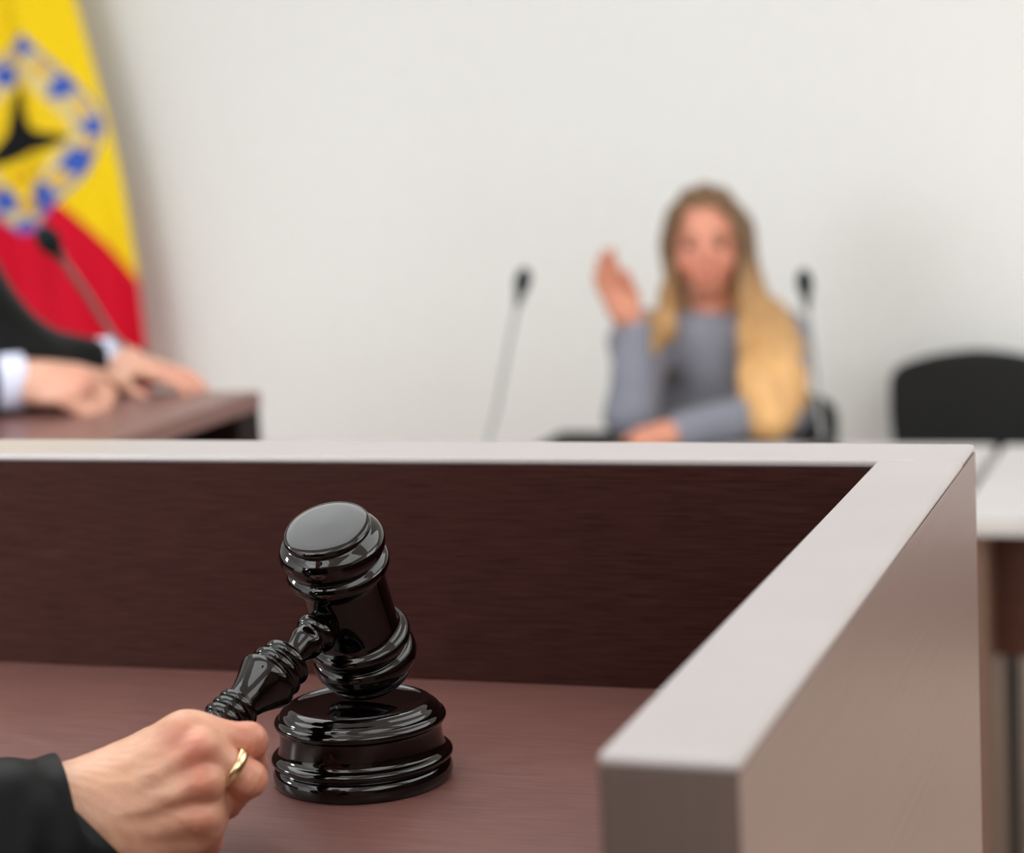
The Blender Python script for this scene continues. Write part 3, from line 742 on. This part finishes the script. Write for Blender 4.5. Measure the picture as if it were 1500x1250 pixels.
# ================================================================== THE WOMAN
WF_ = nrm(CAM+A([-.15,0,-.25])-at(1035, 350, 4.5))
hc = at(1034, 358, 4.52)
wn = at(1042, 452, 4.56)
wsl, wsr = at(1142, 500, 4.56), at(940, 502, 4.52)
wch = at(1046, 590, 4.60); wpe = A([wch[0]-.0, 4.66, .56])
eR = at(926, 640, 4.32); wR = at(928, 478, 4.33)
eL = at(1150, 652, 4.36); wL = at(988, 642, 4.18)
eL[2] = max(eL[2], .795); wL[2] = .785; eR[2] = .80
sc = .93
wps = body_prims(wpe, wch, wn, wsl, wsr, hc, WF_, None, sc)
wps = [cone(wpe, wch, .115, .095, .05), cone(wch, (wsl+wsr)/2-A([0,0,.05]), .098, .075, .05)]+wps[2:]
sdv = A([1., 0, 0])
for s_ in (-1, 1):
    kn_ = wpe+A([s_*.10, -.42, -.02]); an_ = A([kn_[0], kn_[1]-.02, .09])
    wps += [cone(wpe+A([s_*.08, 0, 0]), kn_, .078, .055, .04), cone(kn_, an_, .05, .034, .03), cone(an_-A([0,0,.04]), an_-A([0,.15,.05]), .032, .026, .02)]
wps += [cone(wsr, eR, .040, .034, .03), cone(eR, wR, .032, .021, .02), cone(wsl, eL, .040, .034, .03), cone(eL, wL, .032, .021, .02)]
dR = nrm(at(872, 380, 4.28)-wR); wps += hand_prims(wR, dR, nrm(-fwd*.6+rt*.8-up*.2), .16, 1.0, 1, .03, .12)
dL = nrm(at(930, 642, 4.16)-wL); wps += hand_prims(wL, dL, A([0,0.3,-1]), .75, .90, -1)
V, Q = sculpt(wps, .006, 1)
side = nrm(np.cross(WF_, A([0,0,1.]))); upv = np.cross(side, WF_)
base = A(lin(210, 143, 117)); C = skin_cols(V, [(hc-upv*.03+side*.035+WF_*.07, .028, .5), (hc-upv*.03-side*.035+WF_*.07, .028, .5), (hc-upv*.03+WF_*.1, .015, .4)], base=base)
def paint(C, c, r_, col, a_=1.):
    w = np.exp(-(np.linalg.norm((V-c), axis=1)/r_)**4)[:, None]*a_; return C*(1-w)+A(col)*w
for s_ in (-1, 1):
    for o_ in (-.012, 0, .012):
        C = paint(C, hc+upv*(.026-.002)+WF_*.083+side*(s_*.034+o_), .008, lin(110, 70, 50), .8)
for o_ in (-.014, -.005, .005, .014): C = paint(C, hc-upv*.059+WF_*.088+side*o_, .008, lin(190, 80, 80), .8)
wp = person('person', (wpe[0], wpe[1], 0), 'person with long blond hair and grey jacket raising one hand at the pale table')
me = arr_me(V, Q); set_cols(me, C); link('body', me, SKIN, wp)
for s_ in (-1, 1):
    ec = hc+upv*.004+WF_*.079*sc+side*s_*.031
    eb = link('eye', lathe([(-.009,.0008),(-.007,.006),(0,.0095),(.006,.0072),(.009,.0008)], ec, WF_, 24), mat('eye', (.05,.03,.02), .2), wp)
# jacket
def cloth_ex(D, X): return D+.0015*np.sin(X[..., 2]*60+X[..., 0]*25)*1.
jk = [cone(wpe, wch, .130, .108, .05), cone(wch, (wsl+wsr)/2-A([0,0,.05]), .112, .085, .05), cone(wsl, wsr, .062, .062, .04), cone(wn-A([0,0,.07]), wn-A([0,0,.040]), .062, .056, .02),
      cone(wsr, eR, .056, .050, .035), cone(eR, wR-nrm(wR-eR)*.012, .048, .034, .02), cone(wsl, eL, .056, .050, .035), cone(eL, wL-nrm(wL-eL)*.015, .048, .036, .02)]
for s_ in (-1, 1): jk += [cone(wpe+A([s_*.08, 0, 0]), wpe+A([s_*.10, -.38, -.02]), .095, .075, .04)]
Vj, Qj = sculpt(jk, .007, 1, extra=cloth_ex)
link('jacket', arr_me(Vj, Qj), DRESS, wp)
TROU = noise_col(mat('dark_trouser_cloth', (.03,.03,.035), .85, .2), (.024,.024,.028), (.04,.04,.046), (300,300,300))
tr = []
for s_ in (-1, 1):
    kn_ = wpe+A([s_*.10, -.42, -.02]); tr += [cone(wpe+A([s_*.08, -.10, -.01]), kn_, .094, .074, .03), cone(kn_, A([kn_[0], kn_[1]-.02, .13]), .072, .058, .03)]
    V_, Q_ = sculpt([cone(A([kn_[0], kn_[1]+.03, .05]), A([kn_[0], kn_[1]-.17, .035]), .046, .036, .02), cone(A([kn_[0], kn_[1]-.02, .05]), A([kn_[0], kn_[1]-.02, .10]), .045, .048, .02)], .006, 1)
    V_[:, 2] = np.maximum(V_[:, 2], 0.002)
    link('shoe', arr_me(V_, Q_), BLACKM, wp)
V_, Q_ = sculpt(tr, .008, 1); link('trousers', arr_me(V_, Q_), TROU, wp)
# hair: cap on the skull, long falls on both sides
Rh = np.stack([side, WF_, upv])
S = lambda x, f_, u_: hc+side*x+WF_*f_+upv*u_
sg = 1 if side@rt > 0 else -1
def ex_h(D, X):
    q = X-hc; f_ = q@WF_; s_ = q@side; u_ = q@upv
    face_cut = .062-np.hypot(s_/1.0, np.clip(u_+.01, 0, 9)/1.55)
    cut = np.where((f_ > .0) & (u_ < .078) & (u_ > -.30), face_cut, -1)
    return np.maximum(D, cut)+.003*np.sin(s_*150+f_*60)
P3 = lambda px, py, d: at(px, py, d)
hp_ = [ell(S(0,-.020,.018), (.087,.104,.104), .02, Rh), ell(S(0,-.055,-.04), (.082,.062,.10), .04, Rh),
       cone(S(sg*.072,-.01,.02), P3(1090,420,4.52), .026, .034, .03), cone(P3(1090,420,4.52), P3(1122,500,4.46), .036, .056, .04), cone(P3(1122,500,4.46), P3(1132,570,4.33), .058, .062, .04), cone(P3(1132,570,4.33), P3(1128,615,4.27), .060, .044, .04),
       ell(S(0,-.075,-.10), (.075,.035,.11), .03, Rh), cone(P3(1080,440,4.50), P3(1085,560,4.40), .028, .030, .03), cone(P3(1130,470,4.50), P3(1160,540,4.48), .036, .036, .03), cone(P3(1100,560,4.34), P3(1112,612,4.26), .036, .030, .03),
       cone(S(-sg*.070,-.01,.0), P3(990,440,4.50), .024, .026, .03), cone(P3(990,440,4.50), P3(972,475,4.44), .028, .028, .03), cone(P3(972,475,4.44), P3(955,515,4.42), .026, .010, .03)]
Vh, Qh = sculpt(hp_, .006, 1, extra=ex_h)
zt = np.clip((hc[2]-.02-Vh[:, 2])/.20, 0, 1)[:, None]; hn = (.5+.5*fnoise(Vh*A([1,1,.15]), 90, 2))[:, None]
Ch = A(lin(112, 84, 58))*(1-zt)+A(lin(222, 172, 112))*zt; Ch = Ch*(.72+.4*hn)
me = arr_me(Vh, Qh); set_cols(me, Ch); link('hair', me, HAIR, wp, label='long hair, brown at the roots and blond below')

# ================================================================== REAR WINDOW AND LIGHTS
wn_ = empty('window_1', (wx0, Y0, wz0), None, None); wn_['kind'] = 'structure'
bm = bmesh.new()
for xx in (wx0, (wx0+wx1)/2-.025, wx1-.05): add_box(bm, (xx, Y0-.08, wz0), (xx+.05, Y0-.02, wz1))
for zz in (wz0, wz1-.05): add_box(bm, (wx0, Y0-.08, zz), (wx1, Y0-.02, zz+.05))
tag(link('window_frame', bm2me(bm), FRAMEM, wn_, smooth=False), kind='structure')
def area(name, loc, tgt, sx, sy_, power, col=(1,1,1)):
    l = bpy.data.lights.new(name, 'AREA'); l.shape = 'RECTANGLE'; l.size = sx; l.size_y = sy_; l.energy = power; l.color = col
    o = bpy.data.objects.new(name, l); COL.objects.link(o); o.location = loc
    o.rotation_euler = (Vector(tgt)-Vector(loc)).to_track_quat('-Z', 'Y').to_euler(); return o
area('daylight_panel', ((wx0+wx1)/2, Y0-.12, (wz0+wz1)/2), ((wx0+wx1)/2, 5, (wz0+wz1)/2-.3), wx1-wx0, wz1-wz0, 390, (.925, .975, 1))
for xx in (-1.6, 1.9):
    for yy in (-1.3, 2.2):
        area('ceiling_softbox', (xx, yy, ZC-.01), (xx, yy, 0), 2.4, 2.6, 92, (.935, .98, 1))  # unseen soft boxes, sized and placed for smooth reflections on the gavel
area('daylight_panel', (X1-.01, 2.6, 1.40), (0, 2.8, 1.2), 3.6, 2.5, 185, (.93, .975, 1))  # unseen daylight source added at the solid right wall to brighten that side
area('daylight_panel', (X0+.01, .9, 2.1), (-.4, 1.0, 1.2), .5, .9, 60, (.94, .98, 1))  # small unseen source added at the solid left wall for rim highlights
wd = bpy.data.worlds.new('World'); SC.world = wd; wd.use_nodes = True
wd.node_tree.nodes['Background'].inputs[0].default_value = (.8,.88,1,1); wd.node_tree.nodes['Background'].inputs[1].default_value = 1.0

# ================================================================== CAMERA
cd = bpy.data.cameras.new('camera'); cam = bpy.data.objects.new('camera', cd); COL.objects.link(cam)
Mx = Matrix(((rt[0], up[0], -fwd[0], 0), (rt[1], up[1], -fwd[1], 0), (rt[2], up[2], -fwd[2], CAMZ), (0,0,0,1)))
cam.matrix_world = Mx
cd.sensor_fit = 'HORIZONTAL'; cd.sensor_width = 36; cd.lens = F*36/1500; cd.clip_start = .05; cd.clip_end = 60
cd.dof.use_dof = True; cd.dof.focus_distance = 1.12; cd.dof.aperture_fstop = cd.lens/1000/.0125
SC.camera = cam
vs = SC.view_settings; vs.view_transform = 'Standard'; vs.look = 'None'; vs.gamma = 1; vs.exposure = -0.82; vs.use_curve_mapping = False
